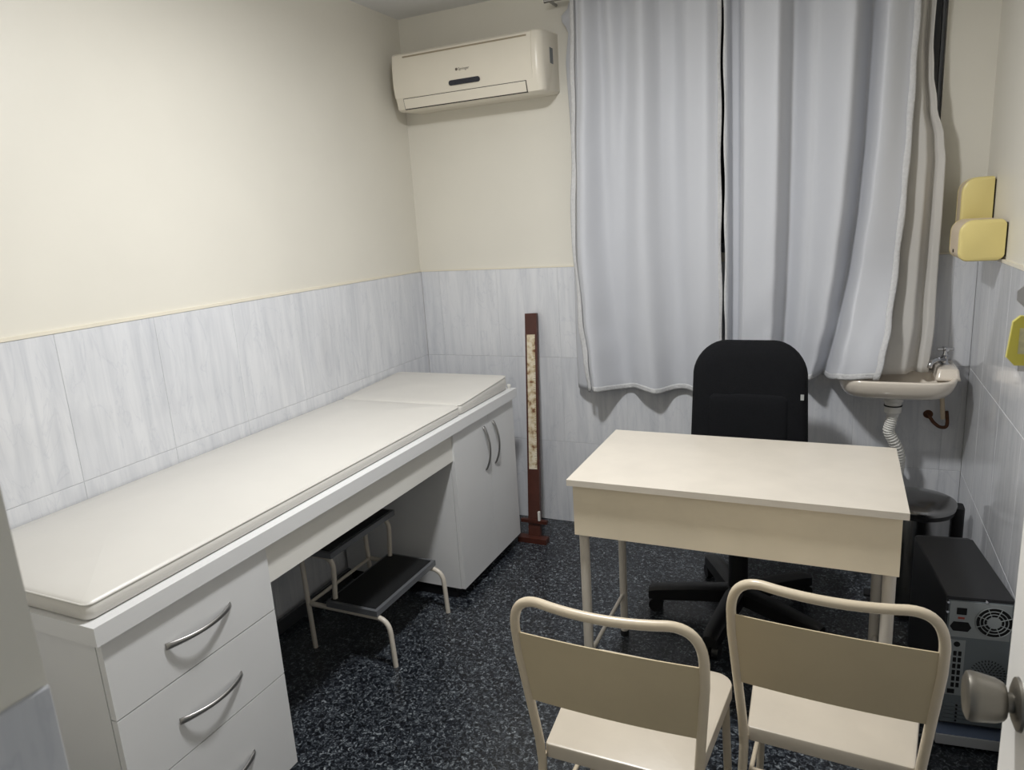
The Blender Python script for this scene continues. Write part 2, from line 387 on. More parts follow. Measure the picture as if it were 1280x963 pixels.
def pad(name, x0, x1, y0, y1, z0, zt, parent, ztf=None, dome=0.004, crown=0.025):
    ztf = zt if ztf is None else ztf
    tops = lambda y, k: zt + (ztf-zt)*(y-y0)/(y1-y0) + k
    rings = []
    for ins, kind in ((0.006, 'b'), (0.0, 'b1'), (-0.003, 'm'), (-0.001, 't2'), (0.003, 't1'), (0.012, 't'), (0.05, 0.4), (0.12, 0.8), (0.2, 1.0), (0.225, 1.0)):
        r = max(0.02 - max(ins, 0)*0.6, 0.004); ring = []
        for x, y in rrect(x0+ins, x1-ins, y0+min(ins, (y1-y0)*0.45), y1-min(ins, (y1-y0)*0.45), r, 6):
            if kind == 'b': z = z0
            elif kind == 'b1': z = z0+0.005
            elif kind == 'm': z = (z0+tops(y, 0))/2
            elif kind == 't2': z = tops(y, -0.010)
            elif kind == 't1': z = tops(y, -0.003)
            elif kind == 't': z = tops(y, 0)
            else: z = tops(y, dome*kind)
            if not isinstance(kind, str) or kind[0] in 'tm':
                z += crown*(1-((x-(x0+x1)/2)/((x1-x0)/2+0.004))**2)*(0.5 if kind == 'm' else 1)
            if not isinstance(kind, str) or kind[0] == 't':
                z += 0.0015*noise.noise(Vector((x*6, y*6, 3)))
            ring.append((x, y, z))
        rings.append(ring)
    p = obj(name, loft(rings), 'vinyl', parent, 'all')
    zz = lambda x, y: tops(y, -0.004) + crown*(1-((x-(x0+x1)/2)/((x1-x0)/2+0.004))**2)
    pts = [(x, y, zz(x, y)) for x, y in rrect(x0+0.000, x1-0.000, y0+0.000, y1-0.000, 0.02, 6)]; pts.append(pts[0])
    obj('piping', tube(pts, 0.0026, 8, cap=False), 'vinyl', p, 'all')
    return p
mt = thing('couch_mattress', 'off-white vinyl couch mattress with a separate head section', 'mattress', (-1.7, 1.88, 0.785))
pad('pad', -2.012, -1.407, 0.832, 2.466, 0.7855, 0.826, mt)
pad('head_pad', -2.005, -1.407, 2.468, 2.930, 0.7855, 0.830, mt, 0.852, dome=0.002, crown=0.006)

# ------------------------------------------------------------------ step stool
st = thing('step_stool', 'two-step stool with black rubber treads under the couch', 'step stool', (-1.6, 2.065, 0))
SR = 0.0095
for y, yo in ((1.872, 1), (2.258, -1)):
    b = tube(fillet([(-1.420, y, 0), (-1.430, y, 0.188), (-1.780, y, 0.188)], 0.055), SR)
    obj('lower_rail', b, 'enamel', st, True)
    b = tube(fillet([(-1.788, y, 0), (-1.800, y, 0.388), (-1.86, y, 0.388)], 0.02), SR)
    obj('leg', b, 'enamel', st, True)
    b = tube(fillet([(-1.674, y+0.012*yo, 0.19), (-1.658, y+0.012*yo, 0.388), (-1.85, y+0.012*yo, 0.388)], 0.05), SR)
    obj('upper_rail', b, 'enamel', st, True)
obj('stretcher', tube([(-1.788, 1.872, 0.188), (-1.788, 2.258, 0.188)], 0.007), 'enamel', st, True)
for nm, x0, x1, z in (('tread', -1.695, -1.468, 0.198), ('tread', -1.885, -1.645, 0.398)):
    tr = obj(nm, box(x0, x1, 1.858, 2.272, z, z+0.022), 'tread_trim', st, bevel=0.003)
    obj('rubber_mat', box(x0+0.012, x1-0.014, 1.872, 2.258, z+0.0215, z+0.0255), 'rubber', tr, bevel=0.001)

# ------------------------------------------------------------------ measuring board leaning on the wall
rb = thing('measuring_board', 'brown wooden height-measuring board leaning against the tiled wall', 'measuring board', (-1.34, 2.99, 0))
P0, P1 = Vector((-1.337, 2.995, 0.02)), Vector((-1.388, 3.222, 1.102))
ax = (P1-P0).normalized(); sx = Vector((1, 0, 0)); sx = (sx-ax*sx.dot(ax)).normalized(); nrm = sx.cross(ax).normalized()   # towards the room
if nrm.y > 0: nrm = -nrm
def slab(t0, t1, hw, n0, n1):
    b = bmesh.new(); L = (P1-P0).length
    pts = [P0 + ax*t + sx*s*hw + nrm*n for t in (t0, t1) for n in (n0, n1) for s in (-1, 1)]
    v = [b.verts.new(p) for p in pts]
    for f in ((0, 1, 3, 2), (4, 6, 7, 5), (0, 4, 5, 1), (2, 3, 7, 6), (0, 2, 6, 4), (1, 5, 7, 3)): b.faces.new([v[i] for i in f])
    return b
L = (P1-P0).length
obj('board', slab(0, L, 0.031, -0.011, 0.011), 'brown_wood', rb, bevel=0.001)
sc_ = obj('paper_scale', slab(0.335, L-0.105, 0.0215, 0.0112, 0.0124), 'scale_paper', rb)
bm = bmesh.new()
for k in range(60):
    t = 0.345 + k*(L-0.105-0.345)/60
    b0 = P0 + ax*t + nrm*0.0126; hw = 0.012 if k % 5 == 0 else 0.006
    v = [bm.verts.new(b0 + sx*(0.021-s) + ax*h) for s, h in ((0, 0), (hw, 0), (hw, 0.0016), (0, 0.0016))]; bm.faces.new(v)
tk = obj('scale_marks', bm, 'print_grey', sc_); tk['kind'] = 'stuff'
obj('foot_bar', box(-1.412, -1.262, 2.950, 2.996, 0, 0.026), 'brown_wood', rb, bevel=0.004)
obj('slider_bar', box(-1.405, -1.268, 2.985, 3.006, 0.092, 0.108), 'brown_wood', rb, bevel=0.003)
obj('slider_clip', box(-1.312, -1.302, 2.984, 2.996, 0.108, 0.155), 'pvc', rb, bevel=0.001)

# ------------------------------------------------------------------ desk
dk = thing('desk', 'cream painted metal desk with deep front panel and tube legs', 'desk', (-0.28, 2.15, 0))
obj('desktop', box(-0.729, 0.177, 1.885, 2.415, 0.766, 0.785), 'enamel', dk, bevel=0.003)
obj('front_panel', box(-0.716, 0.164, 1.903, 1.915, 0.601, 0.766), 'enamel_brightened', dk, bevel=0.002)
for x in (-0.716, 0.152): obj('side_panel', box(x, x+0.012, 1.915, 2.395, 0.601, 0.766), 'enamel_brightened', dk, bevel=0.002)
obj('back_panel', box(-0.704, 0.152, 2.383, 2.395, 0.66, 0.766), 'enamel_brightened', dk, bevel=0.002)
for x, y, r in ((-0.697, 1.936, 0.0155), (0.144, 1.936, 0.0165), (-0.695, 2.335, 0.0140), (0.138, 2.335, 0.0150)):
    lg = obj('leg', cyl((x, y, 0.01), (x, y, 0.745), r, seg=20), 'enamel', dk, True)
    obj('foot_cap', cyl((x, y, 0), (x, y, 0.022), r+0.0015, seg=20), 'rubber', lg, True)
for x in (-0.696, 0.141): obj('stretcher', cyl((x, 1.936, 0.168), (x, 2.335, 0.172), 0.0068, seg=12), 'enamel', dk, True)

# ------------------------------------------------------------------ two visitor chairs (built in local space, rear of the seat at y=0, facing +y)
def chair_parts(t):
    o = lambda n, b, m='chair_tube', p=None, s=True: obj(n, b, m, p or t, s, local=True)
    lean = lambda z: -(z-0.44)*0.150
    R_ = 0.0098
    # back frame: one bent tube, bowed a little backwards in the middle
    zt = 0.827
    left = [(-0.165, 0.0, 0.40), (-0.168, lean(0.47), 0.47), (-0.186, lean(0.70), 0.70), (-0.186, lean(zt), zt)]
    pts = [Vector(p) for p in left[:3]]
    n = 10
    corner = [Vector((-0.1865, lean(0.755), 0.755)), Vector((-0.184, lean(zt), zt+0.004)), Vector((-0.125, lean(zt)-0.006, zt+0.002))]
    for k in range(n+1):
        s = k/n; pts.append(corner[0]*(1-s)**2 + corner[1]*2*s*(1-s) + corner[2]*s*s)
    for k in range(1, 6):
        x = -0.125 + 0.125*k/5; c = 1-(x/0.125)**2
        pts.append(Vector((x, lean(zt)-0.006-0.014*c, zt+0.002-0.003*c)))
    pts = pts + [Vector((-p.x, p.y, p.z)) for p in pts[-2::-1]]
    bf = o('back_frame', tube(pts, R_, 14))
    # back panel: thin curved sheet
    b = bmesh.new(); rows = []
    for z in (0.577, 0.581, 0.66, 0.743, 0.747):
        row = []
        for i in range(13):
            hw = 0.168 + 0.018*min(1, (z-0.47)/0.23) - 0.004; x = -hw + 2*hw*i/12
            row.append((x, lean(z) - 0.004 - 0.007*(1-(x/hw)**2), z))
        rows.append(row)
    fr = [[b.verts.new(p) for p in r] for r in rows]; bk = [[b.verts.new((p[0], p[1]+0.003, p[2])) for p in r] for r in rows]
    for g in (fr, bk):
        for a, c in zip(g, g[1:]):
            for i in range(12): b.faces.new((a[i], a[i+1], c[i+1], c[i]))
    for i in range(12):
        b.faces.new((fr[0][i], fr[0][i+1], bk[0][i+1], bk[0][i])); b.faces.new((fr[-1][i], fr[-1][i+1], bk[-1][i+1], bk[-1][i]))
    for j in range(4):
        b.faces.new((fr[j][0], fr[j+1][0], bk[j+1][0], bk[j][0])); b.faces.new((fr[j][12], fr[j+1][12], bk[j+1][12], bk[j][12]))
    o('back_panel', b, 'chair_panel_shaded')
    # seat: pressed sheet with a folded skirt
    def outl(ins, z):
        pr = rrect(-1, 1, 0.004, 0.372, [0.010, 0.010, 0.045, 0.045], 6); out = []
        poly = []
        for (cx, cy, a0, rr) in ((-0.160, 0.004, PI, 0.008), (0.160, 0.004, 1.5*PI, 0.008), (0.186, 0.375, 0, 0.045), (-0.186, 0.375, 0.5*PI, 0.045)):
            sgx = 1 if cx > 0 else -1; sgy = 1 if cy > 0.1 else -1
            sx_, sy_ = cx - sgx*rr, cy - sgy*rr
            for k in range(7):
                a = a0 + 0.5*PI*k/6; q = max(rr-ins, 0.001)
                poly.append((sx_ + q*math.cos(a), sy_ + q*math.sin(a), z))
        return poly
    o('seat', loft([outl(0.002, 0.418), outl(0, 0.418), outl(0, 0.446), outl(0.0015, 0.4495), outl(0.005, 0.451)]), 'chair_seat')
    for s in (-1, 1):
        rl = o('leg', tube([(0.165*s, 0.0, 0.43), (0.166*s, -0.002, 0.38), (0.178*s, -0.040, 0.0)], R_, 12))
        fl = o('leg', tube([(0.168*s, 0.335, 0.43), (0.170*s, 0.338, 0.38), (0.180*s, 0.362, 0.0)], R_, 12))
        o('stretcher', tube([(0.171*s, -0.019, 0.21), (0.174*s, 0.349, 0.21)], 0.006, 10))
    o('stretcher', tube([(-0.172, 0.16, 0.21), (0.172, 0.16, 0.21)], 0.006, 10))
ch = thing('visitor_chair', 'cream metal chair with empty tile floor on its outer side, facing the desk', 'chair', (-0.384, 1.200, 0), 0, 'metal chairs in front of the desk')
chair_parts(ch)
c2 = ch.copy(); C.objects.link(c2); c2.location = (0.010, 1.392, 0); c2.rotation_euler = (0, 0, -0.045)
for p in list(ch.children):
    q = p.copy(); C.objects.link(q); q.parent = c2
ch['label'] = 'cream metal chair facing the desk, the one nearer the couch'
c2['label'] = 'cream metal chair facing the desk, the one beside the computer tower'

# ------------------------------------------------------------------ office chair behind the desk
HX, HY = -0.318, 2.605
oc = thing('office_chair', 'black fabric swivel chair behind the desk', 'office chair', (HX, HY, 0))
def back_outline(ins, y):
    z0, z1 = 0.535+ins, 1.047-ins; poly = []
    for k in range(64):
        pass
    pr = rrect(-0.222+ins, 0.222-ins, z0, z1, [0.07, 0.07, 0.125-ins, 0.125-ins], 9)
    for x, z in pr:
        w = 1.0 - 0.10*max(0, (z-0.75)/0.30)**1.5
        poly.append((HX+0.006 + x*w, y - 0.02*(1-(x/0.222)**2)*-1 - 0.03*((z-0.535)/0.5)*-1, z))
    return poly
yb = 2.765
obj('backrest', loft([back_outline(0.03, yb+0.075), back_outline(0.006, yb+0.06), back_outline(0, yb+0.035), back_outline(0.006, yb+0.012), back_outline(0.022, yb), back_outline(0.07, yb-0.006)]), 'black_fabric', oc, 'all')
def pad_out(ins, y):
    return [(HX+0.006+x, y + 0.02*(1-(x/0.222)**2) + 0.03*((z-0.535)/0.5), z) for x, z in rrect(-0.150+ins, 0.150-ins, 0.585+ins, 0.848-ins, 0.03, 5)]
obj('lumbar_pad', loft([pad_out(0, yb+0.004), pad_out(0.004, yb-0.008), pad_out(0.016, yb-0.014), pad_out(0.05, yb-0.016)]), 'black_fabric', oc, 'all')
obj('care_tag', box(HX+0.196, HX+0.208, yb+0.020, yb+0.022, 0.830, 0.852), 'tag_grey', oc)
def seat_out(ins, z): return [(HX+x, HY-0.02+y, z) for x, y in rrect(-0.235+ins, 0.235-ins, -0.23+ins, 0.22-ins, 0.09-ins*0.5, 7)]
obj('seat', loft([seat_out(0.03, 0.425), seat_out(0.004, 0.44), seat_out(0, 0.465), seat_out(0.008, 0.488), seat_out(0.03, 0.498), seat_out(0.09, 0.502)]), 'black_fabric', oc, 'all')
obj('back_support', tube(fillet([(HX, HY, 0.41), (HX, 2.87, 0.41), (HX, 2.892, 0.70)], 0.06), 0.018, 10), 'black_plastic', oc, True)
obj('tilt_mechanism', box(HX-0.07, HX+0.07, HY-0.1, HY+0.1, 0.385, 0.425), 'black_plastic', oc, bevel=0.008)
kn_ = obj('adjustment_lever', tube([(HX+0.05, HY, 0.41), (HX+0.26, HY+0.01, 0.41)], 0.006, 10), 'black_plastic', oc, True)
obj('column', lathe((HX, HY, 0), [(0, 0.08), (0.036, 0.08), (0.036, 0.27), (0.026, 0.275), (0.026, 0.39), (0, 0.39)], 24), 'black_plastic', oc, True)
obj('hub', lathe((HX, HY, 0), [(0, 0.072), (0.05, 0.075), (0.052, 0.118), (0.04, 0.13), (0, 0.13)], 24), 'black_plastic', oc, True)
for k in range(5):
    a = math.radians(189-72*k); d = Vector((math.cos(a), math.sin(a), 0)); s = Vector((-d.y, d.x, 0)); b0 = Vector((HX, HY, 0))
    rings = []
    for r_, zt_, zb_, hw in ((0.035, 0.128, 0.070, 0.034), (0.18, 0.118, 0.062, 0.031), (0.31, 0.104, 0.054, 0.029), (0.340, 0.094, 0.056, 0.024)):
        c = b0 + d*r_
        rings.append([tuple(c + s*x + Vector((0, 0, z))) for x, z in ((-hw, zb_), (hw, zb_), (hw, zt_-0.008), (hw*0.6, zt_), (-hw*0.6, zt_), (-hw, zt_-0.008))])
    lg = obj('base_leg', loft(rings), 'black_plastic', oc, True)
    c = b0 + d*0.312
    bm = bmesh.new()
    for q in (-1, 1):
        pp = c + s*(0.006*q) ; p2 = c + s*(0.028*q)
        tube([pp+Vector((0, 0, 0.029)), p2+Vector((0, 0, 0.029))], [0.029, 0.028], 18, bm)
    tube([c+Vector((0, 0, 0.02)), c+Vector((0, 0, 0.07))], 0.009, 10, bm)
    obj('caster', bm, 'black_plastic', lg, True)

# ------------------------------------------------------------------ curtains
def curtain_sheet(x0f, x1f, yf, z1f, z0f, nu, nz):
    """grid of points; yf(u, z, h) distance from the wall, h = 0 top .. 1 bottom"""
    b = bmesh.new(); G = []
    for j in range(nz+1):
        h = j/nz; row = []
        for i in range(nu+1):
            u = i/nu; zt, zb = z1f(u), z0f(u); z = zt + (zb-zt)*h
            xa, xb = x0f(z), x1f(z)
            row.append(b.verts.new((xa+(xb-xa)*u, YB - yf(u, z, h), z)))
        G.append(row)
    for a, c in zip(G, G[1:]):
        for i in range(nu): b.faces.new((a[i], a[i+1], c[i+1], c[i]))
    return b
def cloth(name, bm, m, parent, th=0.0016):
    o = obj(name, bm, m, parent, 'all'); s = o.modifiers.new('thickness', 'SOLIDIFY'); s.thickness = th; s.offset = 0
    return o
def K(*p): return sorted(p)
RODZ = 2.475
# left-hand curtain
cu = thing('curtain', 'pale grey curtain hanging beside the air conditioner', 'curtain', (-0.78, 3.15, 0.745), 0, 'curtains over the window')
lx0 = lambda z: cos_keys(K((0.745, -1.044), (0.90, -1.058), (1.085, -1.078), (1.451, -1.096), (1.8, -1.088), (2.13, -1.074), (2.46, -1.072)), z)
lx1 = lambda z: lerp_keys(K((0.745, -0.470), (1.42, -0.480), (2.46, -0.486)), z)
lk = [(0, 0.150), (0.03, 0.165), (0.225, 0.026), (0.47, 0.110), (0.68, 0.028), (0.90, 0.095), (1.0, 0.085)]
lk2 = [(0, 0.10), (0.06, 0.12), (0.16, 0.065), (0.24, 0.09), (0.34, 0.055), (0.48, 0.115), (0.60, 0.050), (0.68, 0.045), (0.80, 0.095), (0.92, 0.11), (1, 0.082)]
def ld_(u, z, h):
    s = min(1, max(0, (h-0.05)/0.95))**0.9
    return cos_keys(lk, u)*s + cos_keys(lk2, u)*(1-s) + 0.0035*noise.noise(Vector((u*9, z*1.1, 1))) + 0.004*h**6*math.sin(u*40)
lz0 = lambda u: 0.745 + 0.006*math.sin(u*19+1)
cloth('drape', curtain_sheet(lx0, lx1, ld_, lambda u: RODZ-0.012, lz0, 150, 60), 'curtain', cu)
cloth('bottom_hem', curtain_sheet(lx0, lx1, lambda u, z, h: ld_(u, z, 1)+0.0022, lambda u: lz0(u)+0.024, lambda u: lz0(u)-0.001, 150, 3), 'curtain_hem', cu)
fx0 = lambda z: lerp_keys(K((0.732, -1.150), (1.075, -1.152), (1.45, -1.143), (1.806, -1.131), (2.08, -1.141), (2.23, -1.146), (2.348, -1.128), (2.406, -1.168), (2.438, -1.128), (2.468, -1.119)), z)
fx1 = lambda z: lx0(z) + 0.015
cloth('side_return', curtain_sheet(fx0, fx1, lambda u, z, h: 0.045 + 0.055*u + 0.02*h*u + 0.008*noise.noise(Vector((u*2, z*4, 5))), lambda u: RODZ-0.012, lambda u: 0.740, 14, 70), 'curtain', cu)
cloth('side_hem', curtain_sheet(lambda z: lx0(z)-0.030 + 0.004*math.sin(z*11), lambda z: lx0(z)-0.009+0.003*math.sin(z*8), lambda u, z, h: 0.098 + 0.040*h + 0.006*u + 0.003*math.sin(z*24), lambda u: RODZ-0.012, lambda u: 0.742, 4, 80), 'curtain_hem', cu)
cloth('inner_hem', curtain_sheet(lambda z: lx1(z)-0.002+0.0015*math.sin(z*23), lambda z: lx1(z)+0.011+0.0025*math.sin(z*17), lambda u, z, h: ld_(1, z, h)+0.003-0.006*u, lambda u: RODZ-0.012, lambda u: 0.748, 4, 80), 'curtain_hem', cu)
# right-hand curtain
cr = thing('curtain', 'grey curtain trailing into the wash basin', 'curtain', (-0.05, 3.15, 0.84), 0, 'curtains over the window')
rx0 = lambda z: lerp_keys(K((0.83, -0.450), (1.42, -0.453), (2.46, -0.464)), z)
rx1 = lambda z: cos_keys(K((0.83, 0.128), (0.95, 0.150), (1.084, 0.172), (1.331, 0.190), (1.567, 0.202), (1.822, 0.208), (2.47, 0.214)), z)
def rd_(u, z, h):
    c = 0.865 - 0.10*h**2.5; v = c - 0.075; p3 = c - 0.165
    k = [(0, 0.080), (0.010, 0.083), (0.030, 0.014), (0.070, 0.016), (0.125, 0.105), (0.310, 0.145), (0.380, 0.030), (0.50, 0.075), (p3, 0.145), (v, 0.030), (c, 0.155+0.025*h), (1.0, 0.110+0.06*h)]
    push = 0.115*cos_keys([(0.72, 0), (1, 1)], h)*cos_keys([(0.62, 0), (0.80, 1)], u)
    return push + cos_keys(k, u) + 0.004*noise.noise(Vector((u*8, z*1.3, 9))) + 0.012*h**4*noise.noise(Vector((u*7, z*7, 2)))
rz0 = lambda u: 0.838 + 0.041*cos_keys([(0.70, 0), (0.77, 1)], u) + 0.004*math.sin(u*21)
cloth('drape', curtain_sheet(rx0, rx1, rd_, lambda u: RODZ-0.012, rz0, 160, 60), 'curtain', cr)
cloth('bottom_hem', curtain_sheet(rx0, rx1, lambda u, z, h: rd_(u, z, 1)+0.0022, lambda u: rz0(u)+0.022, lambda u: rz0(u)-0.001, 160, 3), 'curtain_hem', cr)
cloth('inner_hem', curtain_sheet(lambda z: rx0(z)-0.002+0.0025*math.sin(z*20), lambda z: rx0(z)+0.005+0.002*math.sin(z*26), lambda u, z, h: rd_(0, z, h)+0.003, lambda u: RODZ-0.012, lambda u: 0.842, 3, 80), 'curtain_hem', cr)
cloth('side_hem', curtain_sheet(lambda z: rx1(z)-0.012+0.0012*math.sin(z*33), lambda z: rx1(z)+0.010+0.0015*math.sin(z*27), lambda u, z, h: rd_(1, z, h)+0.004+0.003*math.sin(u*PI), lambda u: RODZ-0.012, lambda u: 0.878, 5, 90), 'curtain_hem', cr)
gx0 = lambda z: rx1(z)-0.035
gx1 = lambda z: cos_keys(K((0.87, 0.322), (1.075, 0.334), (1.45, 0.336), (1.673, 0.335), (1.75, 0.325), (1.874, 0.295), (1.986, 0.278), (2.095, 0.270), (2.47, 0.278)), z)
def gd(u, z, h):
    return cos_keys([(0, 0.085), (0.30, 0.090+0.02*h), (0.60, 0.092+0.02*h), (0.78, 0.050), (0.88, 0.062+0.02*h), (1, 0.080)], u) + 0.10*cos_keys([(0.72, 0), (1, 1)], h)*(1-0.5*u) + 0.004*noise.noise(Vector((u*3, z*5, 4)))
cloth('lining', curtain_sheet(gx0, gx1, gd, lambda u: RODZ-0.012, lambda u: 0.879, 40, 60), 'curtain_lining', cr)
rod = tag(obj('curtain_rod', tube([(-1.22, YB-0.085, RODZ), (0.42, YB-0.085, RODZ)], 0.010, 14), 'steel', None, True), 'thin steel curtain rod above the window', 'curtain rod')
for x in (-1.2, 0.40): obj('bracket', tube([(x, YB+T, RODZ), (x, YB-0.085, RODZ)], 0.007, 10), 'steel', rod, True)

# ------------------------------------------------------------------ air conditioner
ac = thing('air_conditioner', 'cream split air conditioner unit high in the corner', 'air conditioner', (-1.575, YB+T, 2.08))
AX0, AX1 = -1.955, -1.200
prof = [(YB+T, 2.102), (3.130, 2.094), (3.085, 2.093), (3.066, 2.100), (3.052, 2.150), (3.046, 2.200), (3.047, 2.280), (3.054, 2.335), (3.064, 2.346), (3.090, 2.352), (YB+T, 2.366)]
def ac_ring(x, g):
    return [(x, min(y+g*(3.2-y)/0.16*1.6, YB+T) if y < 3.2 else y, z + g*(0.5 if z < 2.2 else -0.5)) for y, z in prof]
obj('body', loft([ac_ring(AX0, 0.010), ac_ring(AX0+0.004, 0.003), ac_ring(AX0+0.012, 0), ac_ring(AX1-0.030, 0), ac_ring(AX1-0.016, 0.003), ac_ring(AX1-0.006, 0.010), ac_ring(AX1, 0.020)]), 'ac_plastic', ac, True)
# front cover plate sits a little proud and stops short of the end caps
cov = [(3.052, 2.150), (3.0425, 2.200), (3.0435, 2.280), (3.0515, 2.336), (3.062, 2.344), (3.058, 2.33), (3.06, 2.2), (3.06, 2.150)]
cv = obj('front_cover', prism(cov, AX0+0.004, AX1-0.045, 'X'), 'ac_plastic', ac, True)
obj('intake_slot', box(-1.892, -1.266, 3.0466, 3.055, 2.3215, 2.3275), 'ac_slot', cv)
obj('display_window', prism(rrect(-1.655, -1.497, 2.169, 2.191, 0.0105, 6), 3.0415, 3.056, 'Y'), 'ac_dark', cv, True)
obj('gasket', prism([(3.0526, 2.1455), (3.0645, 2.0975), (3.075, 2.0975), (3.07, 2.1455)], -1.910, -1.2775, 'X'), 'gasket', ac)
obj('louver', prism([(3.0508, 2.1425), (3.0565, 2.120), (3.0620, 2.1005), (3.074, 2.1005), (3.07, 2.1425)], -1.907, -1.281, 'X'), 'ac_plastic', ac, True)
obj('side_sticker', box(AX1-0.001, AX1+0.0008, 3.150, 3.188, 2.220, 2.285), 'sticker_grey', ac)
def text_mesh(name, body, size, m, parent, loc, rx):
    cu_ = bpy.data.curves.new(name, 'FONT'); cu_.body = body; cu_.size = size; cu_.extrude = 0.0003
    to = bpy.data.objects.new(name, cu_); C.objects.link(to)
    bpy.context.view_layer.update()
    me = bpy.data.meshes.new_from_object(to.evaluated_get(bpy.context.evaluated_depsgraph_get()))
    bpy.data.objects.remove(to)
    b = bmesh.new(); b.from_mesh(me)
    bmesh.ops.transform(b, matrix=Matrix.Translation(loc) @ Matrix.Rotation(rx, 4, 'X'), verts=b.verts)
    return obj(name, b, m, parent)
lg = obj('logo', lathe((-1.6105, 3.0425, 2.2335), [(0, -0.0003), (0.0062, -0.0003), (0.0062, 0.001), (0, 0.001)], 20, 'Y'), 'print_grey', cv)
text_mesh('lettering', 'Springer', 0.0165, 'print_grey', cv, (-1.602, 3.0425, 2.228), PI/2)

# ------------------------------------------------------------------ wash basin, tap, drain hose, supply hose
bs = thing('wash_basin', 'small white ceramic wash basin mounted on the tiled wall', 'wash basin', (0.207, YB, 0.76))
def basin_ring(ins, z, back=0.0, k=1.0):
    cx, cy = 0.207, 3.10; hw, hd = 0.207-ins, 0.152-ins; out = []
    for i in range(48):
        a = 2*PI*i/48; c, s = math.cos(a), math.sin(a)
        e_ = 0.48 if s < 0 else 0.30
        x = hw*math.copysign(abs(c)**e_, c); y = hd*math.copysign(abs(s)**(0.62 if s < 0 else 0.30), s)
        if s > 0: y = (0.149-back-ins*(0 if back == 0 else 0.4))*abs(s)**0.30
        out.append((cx+x*k, cy+y, z))
    return out
rings = [basin_ring(0.145, 0.786), basin_ring(0.12, 0.787), basin_ring(0.060, 0.792), basin_ring(0.030, 0.804), basin_ring(0.012, 0.826), basin_ring(0.003, 0.850), basin_ring(0.0, 0.866),
         basin_ring(0.001, 0.871), basin_ring(0.006, 0.873), basin_ring(0.013, 0.872, 0.06), basin_ring(0.024, 0.862, 0.065), basin_ring(0.045, 0.835, 0.07), basin_ring(0.08, 0.812, 0.075), basin_ring(0.130, 0.803, 0.09)]
obj('bowl', loft(rings), 'ceramic', bs, 'all')
obj('tap_ledge', loft([[(x, y, z) for x, y in rrect(0.346-g, 0.418+g, 3.06-g*1.5, YB-0.001, [0.014, 0.014, 0.004, 0.004], 5)] for g, z in ((0.008, 0.862), (0.004, 0.872), (0.0, 0.897), (-0.003, 0.902), (-0.008, 0.904))]), 'ceramic', bs, 'all')
obj('drain_collar', lathe((0.205, 3.085, 0), [(0, 0.79), (0.036, 0.79), (0.036, 0.768), (0.030, 0.764), (0.030, 0.752), (0, 0.752)], 28), 'pvc', bs, True)
tp = thing('tap', 'chrome cross-handle tap on the basin ledge', 'tap', (0.377, 3.15, 0.904))
TX, TY = 0.377, 3.15
obj('body', lathe((TX, TY, 0), [(0, 0.9035), (0.016, 0.9035), (0.017, 0.908), (0.012, 0.912), (0.0115, 0.935), (0.014, 0.939), (0.009, 0.943), (0.006, 0.958), (0, 0.960)], 20), 'chrome', tp, True)
obj('spout', tube([(TX, TY, 0.925), (TX-0.035, TY-0.05, 0.932), (TX-0.055, TY-0.09, 0.928), (TX-0.060, TY-0.10, 0.912)], [0.010, 0.009, 0.0085, 0.0085], 14), 'chrome', tp, 'all')
bm = lathe((TX, TY, 0.958), [(0, 0), (0.008, 0), (0.010, 0.006), (0.008, 0.014), (0, 0.017)], 16)
for a in (0.15, 0.15+PI/2):
    d = Vector((math.cos(a), math.sin(a), 0)); c = Vector((TX, TY, 0.966)); tube([c-d*0.028, c-d*0.021, c, c+d*0.021, c+d*0.028], [0.0058, 0.0062, 0.004, 0.0062, 0.0058], 12, bm)
obj('cross_handle', bm, 'chrome', tp, True)
dh = thing('drain_hose', 'white ribbed drain hose under the basin', 'hose', (0.205, 3.085, 0.752))
obj('gasket', lathe((0.205, 3.085, 0), [(0.0, 0.7515), (0.033, 0.7515), (0.033, 0.747), (0, 0.747)], 28), 'cable', dh, True)
obj('nut', lathe((0.205, 3.085, 0), [(0, 0.7465), (0.031, 0.7465), (0.031, 0.722), (0.024, 0.716), (0.020, 0.700), (0, 0.700)], 28), 'pvc', dh, True)
ctrl = [Vector(p) for p in ((0.205, 3.085, 0.705), (0.200, 3.085, 0.675), (0.196, 3.09, 0.64), (0.214, 3.10, 0.60), (0.236, 3.12, 0.55), (0.243, 3.14, 0.50), (0.243, 3.165, 0.45), (0.243, 3.21, 0.42), (0.243, 3.249, 0.415))]
pts = []; rs = []
for i in range(len(ctrl)-1):
    a, b, c, d = ctrl[max(i-1, 0)], ctrl[i], ctrl[i+1], ctrl[min(i+2, len(ctrl)-1)]
    for k in range(20):
        t = k/20
        pts.append(0.5*((2*b)+(c-a)*t+(2*a-5*b+4*c-d)*t*t+(3*b-a-3*c+d)*t**3))
        rs.append(0.0195 + 0.0030*math.sin(2*PI*(i*20+k)/5.0))
obj('ribbed_tube', tube(pts, rs, 18), 'pvc', dh, 'all')
sh = thing('supply_hose', 'short rusty supply hose between the basin and the tiled wall', 'hose', (0.375, 3.22, 0.65))
obj('tail_pipe', cyl((0.381, 3.20, 0.795), (0.394, 3.215, 0.668), 0.0085, seg=14), 'cream_plastic', sh, True)
cc_ = [(0.345, YB, 0.675), (0.346, 3.225, 0.674), (0.362, 3.215, 0.650), (0.385, 3.212, 0.632), (0.408, 3.213, 0.633), (0.411, 3.216, 0.655), (0.405, 3.218, 0.700)]
obj('flexible_pipe', tube(fillet(cc_, 0.010, 4), 0.0068, 12), 'rust', sh, 'all')
obj('wall_flange', lathe((0.345, 0, 0.675), [(0, YB), (0.018, YB), (0.015, YB-0.006), (0, YB-0.007)], 20, 'Y'), 'rust', sh, True)

